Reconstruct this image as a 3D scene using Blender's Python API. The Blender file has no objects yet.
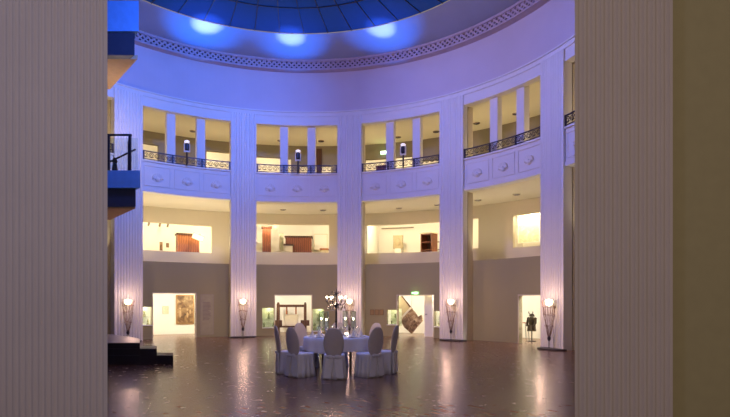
import bpy, bmesh, math, random
from math import sin, cos, pi, sqrt, atan2
from mathutils import Vector, Matrix

random.seed(7)
S = bpy.context.scene
COL = S.collection

# ------------------------------------------------------------------ camera
F = 526.6            # focal length in pixels of a 730 px wide frame
HOR = 298.7          # row of the horizon
EYE = 1.6
CX, CY = -2.37, 13.27    # axis of the rotunda
R0 = 9.07                # inner radius at the arcade

cam_d = bpy.data.cameras.new('camera')
cam = bpy.data.objects.new('camera', cam_d)
COL.objects.link(cam)
cam.location = (0, 0, EYE)
cam.rotation_euler = (pi / 2, 0, 0)
cam_d.sensor_width = 36
cam_d.lens = F * 36 / 730
cam_d.shift_y = (HOR - 208.5) / 730
cam_d.clip_end = 200
S.camera = cam

S.view_settings.view_transform = 'Standard'
S.view_settings.look = 'None'
S.view_settings.gamma = 1
S.view_settings.use_curve_mapping = False
S.view_settings.exposure = 0.0

# ------------------------------------------------------------------ world
w = bpy.data.worlds.new('dim_vestibule')
S.world = w
w.use_nodes = True
w.node_tree.nodes['Background'].inputs[0].default_value = (1.0, 0.82, 0.72, 1)
w.node_tree.nodes['Background'].inputs[1].default_value = 0.26


def polar(phi, r, z=0.0):
    return Vector((CX + r * sin(phi), CY + r * cos(phi), z))


def light(name, kind, loc, power, color, size=0.1, target=None, angle=None, blend=1.0, size_y=None):
    d = bpy.data.lights.new(name, kind)
    d.energy = power
    d.color = color
    if kind == 'AREA':
        d.shape = 'RECTANGLE' if size_y else 'DISK'
        d.size = size
        if size_y:
            d.size_y = size_y
    else:
        d.shadow_soft_size = size
    if kind == 'SPOT':
        d.spot_size = angle
        d.spot_blend = blend
    o = bpy.data.objects.new(name, d)
    COL.objects.link(o)
    o.location = loc
    if target is not None:
        o.rotation_euler = (Vector(target) - Vector(loc)).to_track_quat('-Z', 'Y').to_euler()
    return o


PHI0, DPHI, PW = -0.794, 0.493, 0.113      # first pilaster, spacing, width (angles)


def pphi(i):
    return PHI0 + DPHI * i


BLUE = (0.10, 0.19, 1.0)
WARM = (1.0, 0.80, 0.52)
# unseen blue spots added high on the dome axis to wash the walls
for k in range(8):
    p = 2 * pi * k / 8 + 0.2
    light('blue_dome_fill', 'SPOT', polar(p, 0.5, 9.9), 1080, BLUE, 0.3, polar(p, R0, 6.8), 1.9)
# cool blue spot raking the left wall, added rose fill at the right
light('blue_wall_spot', 'SPOT', (CX + 3.5, CY - 3.0, 10.0), 4600, (0.05, 0.22, 1.0), 0.2, polar(-0.62, R0, 10.3), 1.1)
light('rose_wall_fill', 'SPOT', (CX - 3.0, CY - 3.0, 6.0), 800, (1.0, 0.52, 0.40), 0.2, polar(0.55, R0, 6.0), 1.9)
# added warm fills hanging free in the rotunda, washing the ground floor
for k in range(5):
    p = -0.55 + 0.493 * k
    light('warm_low_fill', 'SPOT', polar(p + 2.9, 6.6, 5.2), 1500, (1.0, 0.68, 0.42), 0.15, polar(p, R0 + 0.4, 1.2), 0.62)
light('lilac_drum_fill', 'SPOT', (CX - 3.0, CY - 1.5, 9.2), 1100, (0.75, 0.62, 1.0), 0.2, polar(0.95, R0, 10.3), 1.1)  # added lilac fill to lift the upper drum at the right
light('blue_table_spot', 'SPOT', (CX + 1.0, CY + 1.0, 10.5), 2600, (0.12, 0.25, 1.0), 0.1, (-0.6, 11.7, 0.8), 0.36)
# added warm fill behind the camera, lighting the pier faces
light('vestibule_warm_fill', 'AREA', (1.5, -2.5, 4.6), 70, (1.0, 0.74, 0.62), 2.0, (1.5, 5.0, 2.0))
light('vestibule_cool_fill', 'AREA', (-3.5, 0.5, 4.6), 55, (0.5, 0.55, 1.0), 1.0, (-3.0, 5.5, 3.0))  # added cool fill tinting the left pier

# ------------------------------------------------------------------ helpers


def phi_at(px, r):
    dx = (px - 365) / F
    a = dx * dx + 1
    b = -2 * (dx * CX + CY)
    c = CX * CX + CY * CY - r * r
    t = (-b + sqrt(max(b * b - 4 * a * c, 0))) / (2 * a)
    return atan2(dx * t - CX, t - CY)


def depth_at(px, r):
    return polar(phi_at(px, r), r).y


def z_at(y, px, r):
    return EYE + (HOR - y) / F * depth_at(px, r)


def srgb(c):
    return tuple((v / 12.92 if v <= 0.04045 else ((v + 0.055) / 1.055) ** 2.4) for v in c)


def mat(name, color, rough=0.6, metal=0.0, noise=0.06, scale=6.0, bump=0.0, emit=None, estr=0.0, spec=0.5):
    m = bpy.data.materials.new(name)
    m.use_nodes = True
    nt = m.node_tree
    b = nt.nodes['Principled BSDF']
    b.inputs['Roughness'].default_value = rough
    b.inputs['Metallic'].default_value = metal
    b.inputs['Specular IOR Level'].default_value = spec
    if emit:
        b.inputs['Emission Color'].default_value = (*emit, 1)
        b.inputs['Emission Strength'].default_value = estr
    tc = nt.nodes.new('ShaderNodeTexCoord')
    n = nt.nodes.new('ShaderNodeTexNoise')
    n.inputs['Scale'].default_value = scale
    n.inputs['Detail'].default_value = 3
    nt.links.new(tc.outputs['Object'], n.inputs['Vector'])
    r = nt.nodes.new('ShaderNodeValToRGB')
    lo = [max(0, v * (1 - noise)) for v in color]
    hi = [min(1, v * (1 + noise)) for v in color]
    r.color_ramp.elements[0].position = 0.3
    r.color_ramp.elements[1].position = 0.7
    r.color_ramp.elements[0].color = (*lo, 1)
    r.color_ramp.elements[1].color = (*hi, 1)
    nt.links.new(n.outputs['Fac'], r.inputs['Fac'])
    nt.links.new(r.outputs['Color'], b.inputs['Base Color'])
    if bump:
        bp = nt.nodes.new('ShaderNodeBump')
        bp.inputs['Strength'].default_value = bump
        bp.inputs['Distance'].default_value = 0.02
        nt.links.new(n.outputs['Fac'], bp.inputs['Height'])
        nt.links.new(bp.outputs['Normal'], b.inputs['Normal'])
    return m


def wood_mat(name, c1, c2, scale=3.0, rough=0.4):
    m = mat(name, c1, rough)
    nt = m.node_tree
    b = nt.nodes['Principled BSDF']
    wv = nt.nodes.new('ShaderNodeTexWave')
    wv.bands_direction = 'X'
    wv.inputs['Scale'].default_value = scale
    wv.inputs['Distortion'].default_value = 5
    wv.inputs['Detail'].default_value = 2
    tc = nt.nodes.new('ShaderNodeTexCoord')
    nt.links.new(tc.outputs['Object'], wv.inputs['Vector'])
    r = nt.nodes.new('ShaderNodeValToRGB')
    r.color_ramp.elements[0].color = (*c1, 1)
    r.color_ramp.elements[1].color = (*c2, 1)
    nt.links.new(wv.outputs['Fac'], r.inputs['Fac'])
    nt.links.new(r.outputs['Color'], b.inputs['Base Color'])
    return m


def picture_mat(name, cols, scale=3.0, rough=0.5):
    m = mat(name, cols[0], rough)
    nt = m.node_tree
    b = nt.nodes['Principled BSDF']
    n = nt.nodes.new('ShaderNodeTexNoise')
    n.inputs['Scale'].default_value = scale
    n.inputs['Detail'].default_value = 4
    n.inputs['Distortion'].default_value = 1.0
    tc = nt.nodes.new('ShaderNodeTexCoord')
    nt.links.new(tc.outputs['Object'], n.inputs['Vector'])
    r = nt.nodes.new('ShaderNodeValToRGB')
    r.color_ramp.elements[0].position = 0.3
    r.color_ramp.elements[1].position = 0.72
    r.color_ramp.elements[0].color = (*cols[0], 1)
    r.color_ramp.elements[1].color = (*cols[-1], 1)
    for k, c in enumerate(cols[1:-1]):
        e = r.color_ramp.elements.new(0.3 + 0.42 * (k + 1) / (len(cols) - 1))
        e.color = (*c, 1)
    nt.links.new(n.outputs['Fac'], r.inputs['Fac'])
    nt.links.new(r.outputs['Color'], b.inputs['Base Color'])
    return m


def glass_mat(name, tint=(0.95, 1, 0.97), refl=0.08):
    m = bpy.data.materials.new(name)
    m.use_nodes = True
    nt = m.node_tree
    nt.nodes.remove(nt.nodes['Principled BSDF'])
    out = nt.nodes['Material Output']
    t = nt.nodes.new('ShaderNodeBsdfTransparent')
    t.inputs[0].default_value = (*tint, 1)
    g = nt.nodes.new('ShaderNodeBsdfGlossy')
    g.inputs['Roughness'].default_value = 0.04
    fr = nt.nodes.new('ShaderNodeLayerWeight')
    fr.inputs[0].default_value = 0.3
    ma = nt.nodes.new('ShaderNodeMath')
    ma.operation = 'MULTIPLY_ADD'
    ma.inputs[1].default_value = 0.5
    ma.inputs[2].default_value = refl
    nt.links.new(fr.outputs['Facing'], ma.inputs[0])
    mx = nt.nodes.new('ShaderNodeMixShader')
    nt.links.new(ma.outputs[0], mx.inputs[0])
    nt.links.new(t.outputs[0], mx.inputs[1])
    nt.links.new(g.outputs[0], mx.inputs[2])
    nt.links.new(mx.outputs[0], out.inputs[0])
    return m


def floor_mat():
    m = mat('polished_parquet', (0.2, 0.12, 0.08), 0.28, spec=1.0)
    nt = m.node_tree
    b = nt.nodes['Principled BSDF']
    tc = nt.nodes.new('ShaderNodeTexCoord')
    mp = nt.nodes.new('ShaderNodeMapping')
    mp.inputs['Rotation'].default_value = (0, 0, 0.9)
    br = nt.nodes.new('ShaderNodeTexBrick')
    br.inputs['Scale'].default_value = 3.2
    br.inputs['Mortar Size'].default_value = 0.012
    br.inputs['Color1'].default_value = (0.27, 0.135, 0.075, 1)
    br.inputs['Color2'].default_value = (0.15, 0.07, 0.04, 1)
    br.inputs['Mortar'].default_value = (0.06, 0.03, 0.02, 1)
    nt.links.new(tc.outputs['Object'], mp.inputs['Vector'])
    nt.links.new(mp.outputs[0], br.inputs['Vector'])
    nt.links.new(br.outputs['Color'], b.inputs['Base Color'])
    n = nt.nodes.new('ShaderNodeTexNoise')
    n.inputs['Scale'].default_value = 5
    n.inputs['Detail'].default_value = 2
    nt.links.new(tc.outputs['Object'], n.inputs['Vector'])
    rr = nt.nodes.new('ShaderNodeMapRange')
    rr.inputs['To Min'].default_value = 0.22
    rr.inputs['To Max'].default_value = 0.30
    nt.links.new(n.outputs['Fac'], rr.inputs['Value'])
    nt.links.new(rr.outputs[0], b.inputs['Roughness'])
    ad = nt.nodes.new('ShaderNodeMath')
    ad.operation = 'ADD'
    nt.links.new(br.outputs['Fac'], ad.inputs[0])
    nt.links.new(n.outputs['Fac'], ad.inputs[1])
    bp = nt.nodes.new('ShaderNodeBump')
    bp.inputs['Strength'].default_value = 0.13
    bp.inputs['Distance'].default_value = 0.006
    nt.links.new(ad.outputs[0], bp.inputs['Height'])
    nt.links.new(bp.outputs['Normal'], b.inputs['Normal'])
    return m


M = {
    'plaster': mat('white_plaster', (0.74, 0.71, 0.67), 0.75, scale=1.5, noise=0.02),
    'upper': mat('smooth_upper_plaster', (0.60, 0.52, 0.55), 0.8, scale=1.0, noise=0.03),
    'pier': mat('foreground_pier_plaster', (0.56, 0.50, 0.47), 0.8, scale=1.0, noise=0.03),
    'jamb': mat('olive_jamb_plaster', (0.40, 0.36, 0.20), 0.8, noise=0.03),
    'grey': mat('taupe_wall_paint', (0.36, 0.32, 0.17), 0.85, noise=0.02, scale=1.0),
    'cream': mat('cream_wall_paint', (0.64, 0.56, 0.40), 0.85, noise=0.02, scale=1.0),
    'taupe': mat('gallery_wall_paint', (0.22, 0.19, 0.13), 0.85, noise=0.02, scale=1.0),
    'ceil': mat('warm_ceiling_paint', (0.72, 0.67, 0.48), 0.9, noise=0.02, scale=1.0),
    'ceil2': mat('pale_soffit_paint', (0.74, 0.67, 0.50), 0.9, noise=0.02, scale=1.0),
    'roomw': mat('exhibition_white', (0.86, 0.83, 0.75), 0.9, noise=0.01, scale=1.0),
    'floor': floor_mat(),
    'gfloor': mat('gallery_floor', (0.35, 0.26, 0.16), 0.5),
    'black': mat('black_stage_side', (0.018, 0.012, 0.014), 0.5),
    'tread': mat('stage_top_carpet', (0.42, 0.33, 0.27), 0.35, noise=0.05),
    'dark': mat('dark_metal', (0.03, 0.024, 0.03), 0.4, metal=0.3),
    'iron': mat('wrought_iron', (0.035, 0.028, 0.04), 0.45, metal=0.5),
    'chrome': mat('polished_metal', (0.6, 0.55, 0.5), 0.2, metal=1.0),
    'cloth': mat('white_satin_cover', (0.66, 0.64, 0.66), 0.6, noise=0.03, scale=8),
    'clothb': mat('shaded_back_cover', (0.50, 0.44, 0.42), 0.7, noise=0.03, scale=8),  # darker than the skirt cloth: the backs' shade is put into the colour
    'tcloth': mat('white_table_linen', (0.76, 0.74, 0.76), 0.7, noise=0.03, scale=8),
    'wood': wood_mat('reddish_brown_wood', (0.13, 0.035, 0.014), (0.24, 0.07, 0.028)),
    'dwood': wood_mat('dark_brown_wood', (0.045, 0.018, 0.009), (0.09, 0.035, 0.018)),
    'owood': wood_mat('orange_brown_wood', (0.26, 0.085, 0.03), (0.40, 0.15, 0.055)),
    'lattice': mat('cornice_plaster', (0.46, 0.36, 0.40), 0.8),
    'cavity': mat('cornice_cavity_shade', (0.02, 0.02, 0.035), 0.9),  # black stands in for the shade behind the lattice
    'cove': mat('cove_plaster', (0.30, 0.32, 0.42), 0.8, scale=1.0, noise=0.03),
    'slate': mat('dark_slate_steel', (0.035, 0.045, 0.07), 0.5),
    'fascia': mat('blue_painted_fascia', (0.16, 0.40, 0.70), 0.5),
    'soffit': mat('tan_landing_soffit', (0.62, 0.40, 0.22), 0.8),
    'glass': glass_mat('clear_glass'),
    'twig': mat('bronze_twig', (0.22, 0.13, 0.09), 0.5, metal=0.4),
    'glow': mat('lit_opal_glass', (0.9, 0.8, 0.65), 0.5, emit=(1, 0.80, 0.52), estr=3.0),
    'flame': mat('candle_flame', (1, 0.9, 0.7), 0.5, emit=(1, 0.80, 0.55), estr=14.0),
    'lens': mat('lit_lens_white', (0.9, 0.88, 0.9), 0.4, emit=(1, 0.88, 0.9), estr=0.7),
    'wax': mat('ivory_wax', (0.85, 0.78, 0.62), 0.5),
    'china': mat('white_china', (0.8, 0.78, 0.76), 0.2),
    'paper': mat('off_white_paper', (0.66, 0.58, 0.42), 0.8),
    'ink': mat('grey_ink', (0.25, 0.2, 0.16), 0.8),
    'gold': mat('dull_gilt_frame', (0.35, 0.20, 0.07), 0.45, metal=0.4),
    'signg': mat('green_lit_sign', (0.1, 0.5, 0.2), 0.5, emit=(0.4, 1.0, 0.3), estr=1.3),
    'signw': mat('white_lit_sign', (0.8, 1, 0.8), 0.5, emit=(0.9, 1.0, 0.75), estr=4.0),
    'paint1': picture_mat('old_oil_painting', [(0.05, 0.025, 0.012), (0.16, 0.08, 0.03), (0.30, 0.19, 0.08), (0.55, 0.42, 0.22)], 3.2),
    'relief': picture_mat('weathered_relief', [(0.12, 0.07, 0.03), (0.32, 0.20, 0.10), (0.62, 0.48, 0.30)], 6),
    'mapp': picture_mat('pale_map_paper', [(0.80, 0.80, 0.62), (0.55, 0.58, 0.38), (0.85, 0.84, 0.66)], 3),
    'green': picture_mat('display_green', [(0.08, 0.10, 0.03), (0.30, 0.32, 0.14), (0.62, 0.60, 0.38)], 9),
    'armour': mat('blackened_armour', (0.05, 0.035, 0.022), 0.4, metal=0.5),
    'armour2': mat('worn_leather', (0.07, 0.045, 0.025), 0.6),
    'carve': mat('sandstone', (0.42, 0.34, 0.20), 0.8, bump=0.6, scale=9),
    'stone': mat('pale_stone', (0.62, 0.55, 0.36), 0.8, bump=0.5, scale=9),
}

# panes of the laylight: dusk sky glows through the blue glass
def pane_mat():
    m = mat('blue_laylight_glass', (0.01, 0.03, 0.10), 0.2, emit=(0.002, 0.016, 0.09), estr=1.0, spec=0.1)
    return m
M['pane'] = pane_mat()


def link(name, bm, m, parent=None, smooth=False, loc=None, rotz=None):
    me = bpy.data.meshes.new(name)
    bmesh.ops.recalc_face_normals(bm, faces=bm.faces)
    bm.to_mesh(me)
    bm.free()
    me.materials.append(M[m] if isinstance(m, str) else m)
    if smooth:
        for p in me.polygons:
            p.use_smooth = True
    o = bpy.data.objects.new(name, me)
    COL.objects.link(o)
    if parent is not None:
        o.parent = parent
    if loc is not None:
        o.location = loc
    if rotz is not None:
        o.rotation_euler = (0, 0, rotz)
    return o


def struct(name, bm, m, **k):
    o = link(name, bm, m, **k)
    o['kind'] = 'structure'
    return o


def tag(o, label, cat, group=None):
    o['label'] = label
    o['category'] = cat
    if group:
        o['group'] = group
    return o


def thing(name, label, cat, loc=(0, 0, 0), rotz=0.0, group=None):
    o = bpy.data.objects.new(name, None)
    o.empty_display_size = 0.1
    COL.objects.link(o)
    o.location = loc
    o.rotation_euler = (0, 0, rotz)
    return tag(o, label, cat, group)


def dup(root, loc, rotz, label=None):
    r = root.copy()
    COL.objects.link(r)
    r.location = loc
    r.rotation_euler = (0, 0, rotz)
    if label:
        r['label'] = label
    for ch in list(root.children):
        c = ch.copy()
        COL.objects.link(c)
        c.parent = r
        for g in ch.children:
            d = g.copy()
            COL.objects.link(d)
            d.parent = c
    return r


def B():
    return bmesh.new()


def box(bm, x0, x1, y0, y1, z0, z1, mtx=None):
    v = [bm.verts.new((x, y, z)) for x in (x0, x1) for y in (y0, y1) for z in (z0, z1)]
    for f in ((0, 1, 3, 2), (4, 6, 7, 5), (0, 4, 5, 1), (2, 3, 7, 6), (0, 2, 6, 4), (1, 5, 7, 3)):
        bm.faces.new([v[i] for i in f])
    if mtx is not None:
        for q in v:
            q.co = mtx @ q.co
    return v


def tube(bm, p0, p1, r0, r1=None, n=8):
    p0, p1 = Vector(p0), Vector(p1)
    if r1 is None:
        r1 = r0
    d = (p1 - p0).normalized()
    a = d.orthogonal().normalized()
    b = d.cross(a)
    c0 = [bm.verts.new(p0 + (a * cos(2 * pi * k / n) + b * sin(2 * pi * k / n)) * r0) for k in range(n)]
    c1 = [bm.verts.new(p1 + (a * cos(2 * pi * k / n) + b * sin(2 * pi * k / n)) * r1) for k in range(n)]
    for k in range(n):
        bm.faces.new((c0[k], c0[(k + 1) % n], c1[(k + 1) % n], c1[k]))
    bm.faces.new(c0[::-1])
    bm.faces.new(c1)


def path(bm, pts, r, n=6):
    for a, b in zip(pts[:-1], pts[1:]):
        tube(bm, a, b, r, r, n)


def lathe(bm, prof, c=(0, 0, 0), n=20, sx=1.0, sy=1.0):
    rings = []
    for r, z in prof:
        rings.append([bm.verts.new((c[0] + sx * r * cos(2 * pi * k / n), c[1] + sy * r * sin(2 * pi * k / n), c[2] + z)) for k in range(n)])
    for a, b in zip(rings[:-1], rings[1:]):
        for k in range(n):
            bm.faces.new((a[k], a[(k + 1) % n], b[(k + 1) % n], b[k]))
    bm.faces.new(rings[0][::-1])
    bm.faces.new(rings[-1])


def ball(bm, c, r, n=12, m=8, s=(1, 1, 1)):
    prof = [(max(0.001, r * sin(pi * i / m)), -r * cos(pi * i / m) * s[2]) for i in range(m + 1)]
    lathe(bm, prof, c, n, s[0], s[1])


def arange(a, b, step=0.02):
    n = max(1, int(math.ceil((b - a) / step)))
    return [a + (b - a) * i / n for i in range(n + 1)]


def arc(bm, r0, r1, z0, z1, a, b, step=0.02):
    """solid curved block around the rotunda axis; z may be one value or (inner, outer)"""
    zb = z0 if isinstance(z0, tuple) else (z0, z0)
    zt = z1 if isinstance(z1, tuple) else (z1, z1)
    prev = None
    for i, p in enumerate(arange(a, b, step)):
        q = [bm.verts.new(polar(p, r0, zb[0])), bm.verts.new(polar(p, r1, zb[1])),
             bm.verts.new(polar(p, r1, zt[1])), bm.verts.new(polar(p, r0, zt[0]))]
        if prev is None:
            bm.faces.new(q)
        else:
            for k in range(4):
                bm.faces.new((prev[k], prev[(k + 1) % 4], q[(k + 1) % 4], q[k]))
        prev = q
    bm.faces.new(prev[::-1])


def holed_wall(bm, r0, r1, a, b, z0, z1, holes, step=0.02):
    """curved wall with rectangular holes (phi0, phi1, zlo, zhi)"""
    ph = set(arange(a, b, step))
    zs = {z0, z1}
    for h in holes:
        ph |= {min(max(h[0], a), b), min(max(h[1], a), b)}
        zs |= {min(max(h[2], z0), z1), min(max(h[3], z0), z1)}
    ph = sorted(ph)
    zs = sorted(zs)

    def solid(i, j):
        if not (0 <= i < len(ph) - 1 and 0 <= j < len(zs) - 1):
            return False
        pc, zc = (ph[i] + ph[i + 1]) / 2, (zs[j] + zs[j + 1]) / 2
        return not any(h[0] < pc < h[1] and h[2] < zc < h[3] for h in holes)
    V = {}

    def vt(i, j, k):
        if (i, j, k) not in V:
            V[(i, j, k)] = bm.verts.new(polar(ph[i], (r0, r1)[k], zs[j]))
        return V[(i, j, k)]
    for i in range(len(ph) - 1):
        for j in range(len(zs) - 1):
            if not solid(i, j):
                continue
            for k in (0, 1):
                bm.faces.new((vt(i, j, k), vt(i + 1, j, k), vt(i + 1, j + 1, k), vt(i, j + 1, k)))
            if not solid(i - 1, j):
                bm.faces.new((vt(i, j, 0), vt(i, j, 1), vt(i, j + 1, 1), vt(i, j + 1, 0)))
            if not solid(i + 1, j):
                bm.faces.new((vt(i + 1, j, 0), vt(i + 1, j, 1), vt(i + 1, j + 1, 1), vt(i + 1, j + 1, 0)))
            if not solid(i, j - 1):
                bm.faces.new((vt(i, j, 0), vt(i + 1, j, 0), vt(i + 1, j, 1), vt(i, j, 1)))
            if not solid(i, j + 1):
                bm.faces.new((vt(i, j + 1, 0), vt(i + 1, j + 1, 0), vt(i + 1, j + 1, 1), vt(i, j + 1, 1)))


def hole(x0, x1, y0, y1, r, z0=None):
    xm = (x0 + x1) / 2
    return (phi_at(x0, r), phi_at(x1, r), z_at(y1, xm, r) if z0 is None else z0, z_at(y0, xm, r))


# ------------------------------------------------------------------ dimensions
PA, PB = -2.85, 2.19          # angular range of the ring that is built
RG = 9.72                     # taupe ground-floor wall
RB = 12.3                     # back wall of the galleries
RX = 15.6                     # far wall of the exhibition rooms
ZG = 3.08                     # top of the taupe wall
Z2 = 2.35                     # gallery floor, middle storey
ZS = 5.69                     # soffit of the beam
Z3 = 6.2                      # gallery floor, upper storey
ZP = 6.9                      # top of the parapet
ZO = 8.94                     # head of the upper openings
ZF = 9.51                     # top of the frieze
ZC = 11.24                    # underside of the pierced cornice

# ------------------------------------------------------------------ structure
bm = B()
box(bm, -22, 20, -6, 31, -0.2, 0)
struct('floor', bm, 'floor')

# ground-floor wall with doorways and showcase windows
d1 = hole(153, 195.5, 293.5, 0, RG, -0.01)
n1 = hole(141.8, 154.2, 307, 325, RG)
d2 = hole(275, 311.5, 295.5, 0, RG, -0.01)
n2 = hole(262.3, 275.2, 308, 327.5, RG)
n2b = hole(311.4, 324, 309, 331, RG)
d3 = hole(397.5, 433.5, 295.5, 0, RG, -0.01)
n3 = hole(387, 397.6, 310, 324.5, RG)
n3b = hole(433.4, 441, 311, 326.5, RG)
d4 = hole(519, 546, 295.5, 0, RG, -0.01)
n1 = (n1[0], d1[0] + 0.0005, n1[2], n1[3])
bm = B()
holed_wall(bm, RG, RG + 0.16, PA, PB, 0, ZG, [d1, n1, d2, n2, n2b, d3, n3, n3b, d4])
struct('wall_ground_floor', bm, 'grey')
bm = B()
for h in (d1, d2, d3, d4):
    e = 0.004
    for a in (h[0] - e, h[1]):
        arc(bm, RG - 0.02, RG + 0.20, 0, h[3] + 0.04, a, a + e)
    arc(bm, RG - 0.02, RG + 0.20, h[3], h[3] + 0.04, h[0], h[1])
struct('trim_1', bm, 'cream')
bm = B()
for h in (n1, n2, n2b, n3, n3b):
    arc(bm, RG - 0.06, RG + 0.22, h[2] - 0.035, h[2], h[0], h[1])
struct('trim_2', bm, 'roomw')
# skirting
bm = B()
cuts = sorted([(h[0] - .004, h[1] + .004) for h in (d1, d2, d3, d4)])
last = PA
for a, b in cuts + [(PB, PB)]:
    if a - last > 0.02:
        arc(bm, RG - 0.02, RG, 0, 0.07, last, a)
    last = b
struct('baseboard_ground_floor', bm, 'grey')

# ground-floor exhibition rooms: back wall, ceiling
bm = B(); arc(bm, 12.2, 12.4, 0, 2.1, PA, PB); struct('wall_exhibition_ground', bm, 'roomw')
bm = B()
for i in range(-2, 7):
    arc(bm, RG + 0.17, 12.19, 0, 2.1, pphi(i) - 0.01, pphi(i) + 0.01)
struct('wall_partition_ground', bm, 'roomw')
bm = B(); arc(bm, RG + 0.165, 12.4, 2.12, Z2, PA, PB); struct('ceiling_ground_rooms', bm, 'roomw')
# middle storey floor, walls, ceiling
bm = B(); arc(bm, 12.41, RX, 2.12, Z2, PA, PB); struct('floor_middle_storey', bm, 'gfloor')
wins2 = [hole(142, 212, 224, 251.6, RB), hole(256.5, 329, 224.5, 252.4, RB), hole(362, 442, 224, 252.6, RB),
         hole(466, 478.3, 218.5, 248.5, RB), hole(512.8, 545, 213.5, 246.5, RB)]
bm = B()
holed_wall(bm, RB, RB + 0.2, PA, PB, Z2, ZS, wins2)
struct('wall_middle_gallery', bm, 'cream')
bm = B(); arc(bm, RX, RX + 0.2, Z2, ZS, PA, PB); struct('wall_exhibition_middle', bm, 'roomw')
bm = B()
for i in range(-2, 7):
    arc(bm, RB + 0.21, RX - 0.01, Z2, ZS, pphi(i) - 0.008, pphi(i) + 0.008)
struct('wall_partition_middle', bm, 'roomw')
bm = B(); arc(bm, 9.42, RX, ZS + 0.002, ZS + 0.18, PA, PB); struct('ceiling_middle_storey', bm, 'ceil2')
# upper storey
bm = B(); arc(bm, 9.42, RX, ZS + 0.2, Z3, PA, PB); struct('floor_upper_storey', bm, 'gfloor')
wins3 = [hole(130, 158.5, 143, 172, RB), hole(206.5, 232, 151.5, 175, RB),
         hole(255, 282, 157, 178, RB), hole(300, 309, 166, 178, RB), hole(284, 291, 158.5, 178, RB), hole(315, 331, 166, 178, RB),
         hole(365, 412, 158, 178, RB), hole(415, 445, 160, 172, RB)]
bm = B()
holed_wall(bm, RB, RB + 0.2, PA, PB, Z3, 9.0, wins3)
struct('wall_upper_gallery', bm, 'taupe')
bm = B(); arc(bm, 14.4, 14.6, Z3, 9.0, PA, PB); struct('wall_exhibition_upper', bm, 'roomw')
bm = B(); arc(bm, 9.36, 14.6, 9.0, 9.15, PA, PB); struct('ceiling_upper_storey', bm, 'ceil')

# entablature above the openings, stepped mouldings
bm = B()
arc(bm, 9.05, 9.35, ZO, 9.30, PA, PB)
arc(bm, 9.00, 9.35, 9.30, 9.36, PA, PB)
arc(bm, 9.03, 9.35, 9.36, 9.46, PA, PB)
arc(bm, 8.97, 9.35, 9.46, ZF, PA, PB)
struct('trim_3', bm, 'plaster')
bm = B(); arc(bm, 9.07, 9.35, ZF, ZC + 0.3, PA, PB); struct('wall_upper_drum', bm, 'upper')

# pierced cornice: black block for the cavity's shade, rims, lattice
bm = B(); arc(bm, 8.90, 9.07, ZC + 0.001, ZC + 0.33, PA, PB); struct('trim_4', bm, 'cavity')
bm = B()
arc(bm, 8.76, 9.07, ZC - 0.07, ZC, PA, PB)
arc(bm, 8.74, 8.90, ZC + 0.27, ZC + 0.36, PA, PB)
RL, HL = 8.79, 0.27
n = int((PB - PA) * RL / 0.205)
st = (PB - PA) / n
for k in range(n):
    for s in (0, 1):
        a, b = PA + st * k, PA + st * (k + 1.45)
        if s:
            a, b = b, a
        w2 = 0.0055
        p = [polar(a - w2, RL, ZC), polar(a + w2, RL, ZC), polar(b + w2, RL, ZC + HL), polar(b - w2, RL, ZC + HL)]
        f = [bm.verts.new(q) for q in p]
        dv = [bm.verts.new(q + (polar(a, 1) - polar(a, 0)) * 0.05) for q in p]
        bm.faces.new(f); bm.faces.new(dv[::-1])
        for i in range(4):
            bm.faces.new((f[i], f[(i + 1) % 4], dv[(i + 1) % 4], dv[i]))
struct('trim_5', bm, 'lattice')

# cove ceiling rising to the glazed laylight
bm = B()
prof = [(8.95, ZC + 0.33), (8.7, ZC + 0.37), (8.3, ZC + 0.44), (7.8, ZC + 0.54), (7.2, ZC + 0.64)]
N = 160
rings = [[bm.verts.new(polar(2 * pi * k / N, r, z)) for k in range(N)] for r, z in prof]
rings.append([bm.verts.new(polar(2 * pi * k / N, 7.25, ZC + 0.67)) for k in range(N)])
rings.append([bm.verts.new(polar(2 * pi * k / N, 9.3, ZC + 0.67)) for k in range(N)])
for a, b in zip(rings[:-1], rings[1:]):
    for k in range(N):
        bm.faces.new((a[k], a[(k + 1) % N], b[(k + 1) % N], b[k]))
struct('ceiling', bm, 'cove', smooth=False)
bm = B()
lathe(bm, [(7.2, 0), (7.2, 0.02)], (CX, CY, ZC + 0.675), 96)
struct('window_1', bm, 'pane')
bm = B()
for k in range(48):
    p = 2 * pi * k / 48
    d0, d1_ = polar(p, 0.6, ZC + 0.655), polar(p, 7.18, ZC + 0.655)
    tube(bm, d0, d1_, 0.02, 0.02, 4)
for r in (0.6, 3.2, 5.4):
    path(bm, [polar(2 * pi * k / 48, r, ZC + 0.655) for k in range(49)], 0.02, 4)
struct('trim_6', bm, 'iron')


# ------------------------------------------------------------------ fluted pilasters
def fluted(wd, dp, z0, z1, n=9, edge=0.05, fd=0.03, inl=0.0, inr=0.0):
    bm = B()
    pts = [(-wd / 2 + inl, dp), (-wd / 2, 0)]
    p = (wd - 2 * edge) / n
    for k in range(n):
        x0 = -wd / 2 + edge + k * p + p * 0.14
        x1 = x0 + p * 0.72
        for j in range(7):
            t = j / 6
            pts.append((x0 + (x1 - x0) * t, fd * sin(pi * t)))
    pts += [(wd / 2, 0), (wd / 2 - inr, dp)]
    lo = [bm.verts.new((x, y, z0)) for x, y in pts]
    hi = [bm.verts.new((x, y, z1)) for x, y in pts]
    m = len(pts)
    for k in range(m):
        bm.faces.new((lo[k], lo[(k + 1) % m], hi[(k + 1) % m], hi[k]))
    bm.faces.new(lo[::-1]); bm.faces.new(hi)
    return bm


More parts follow.
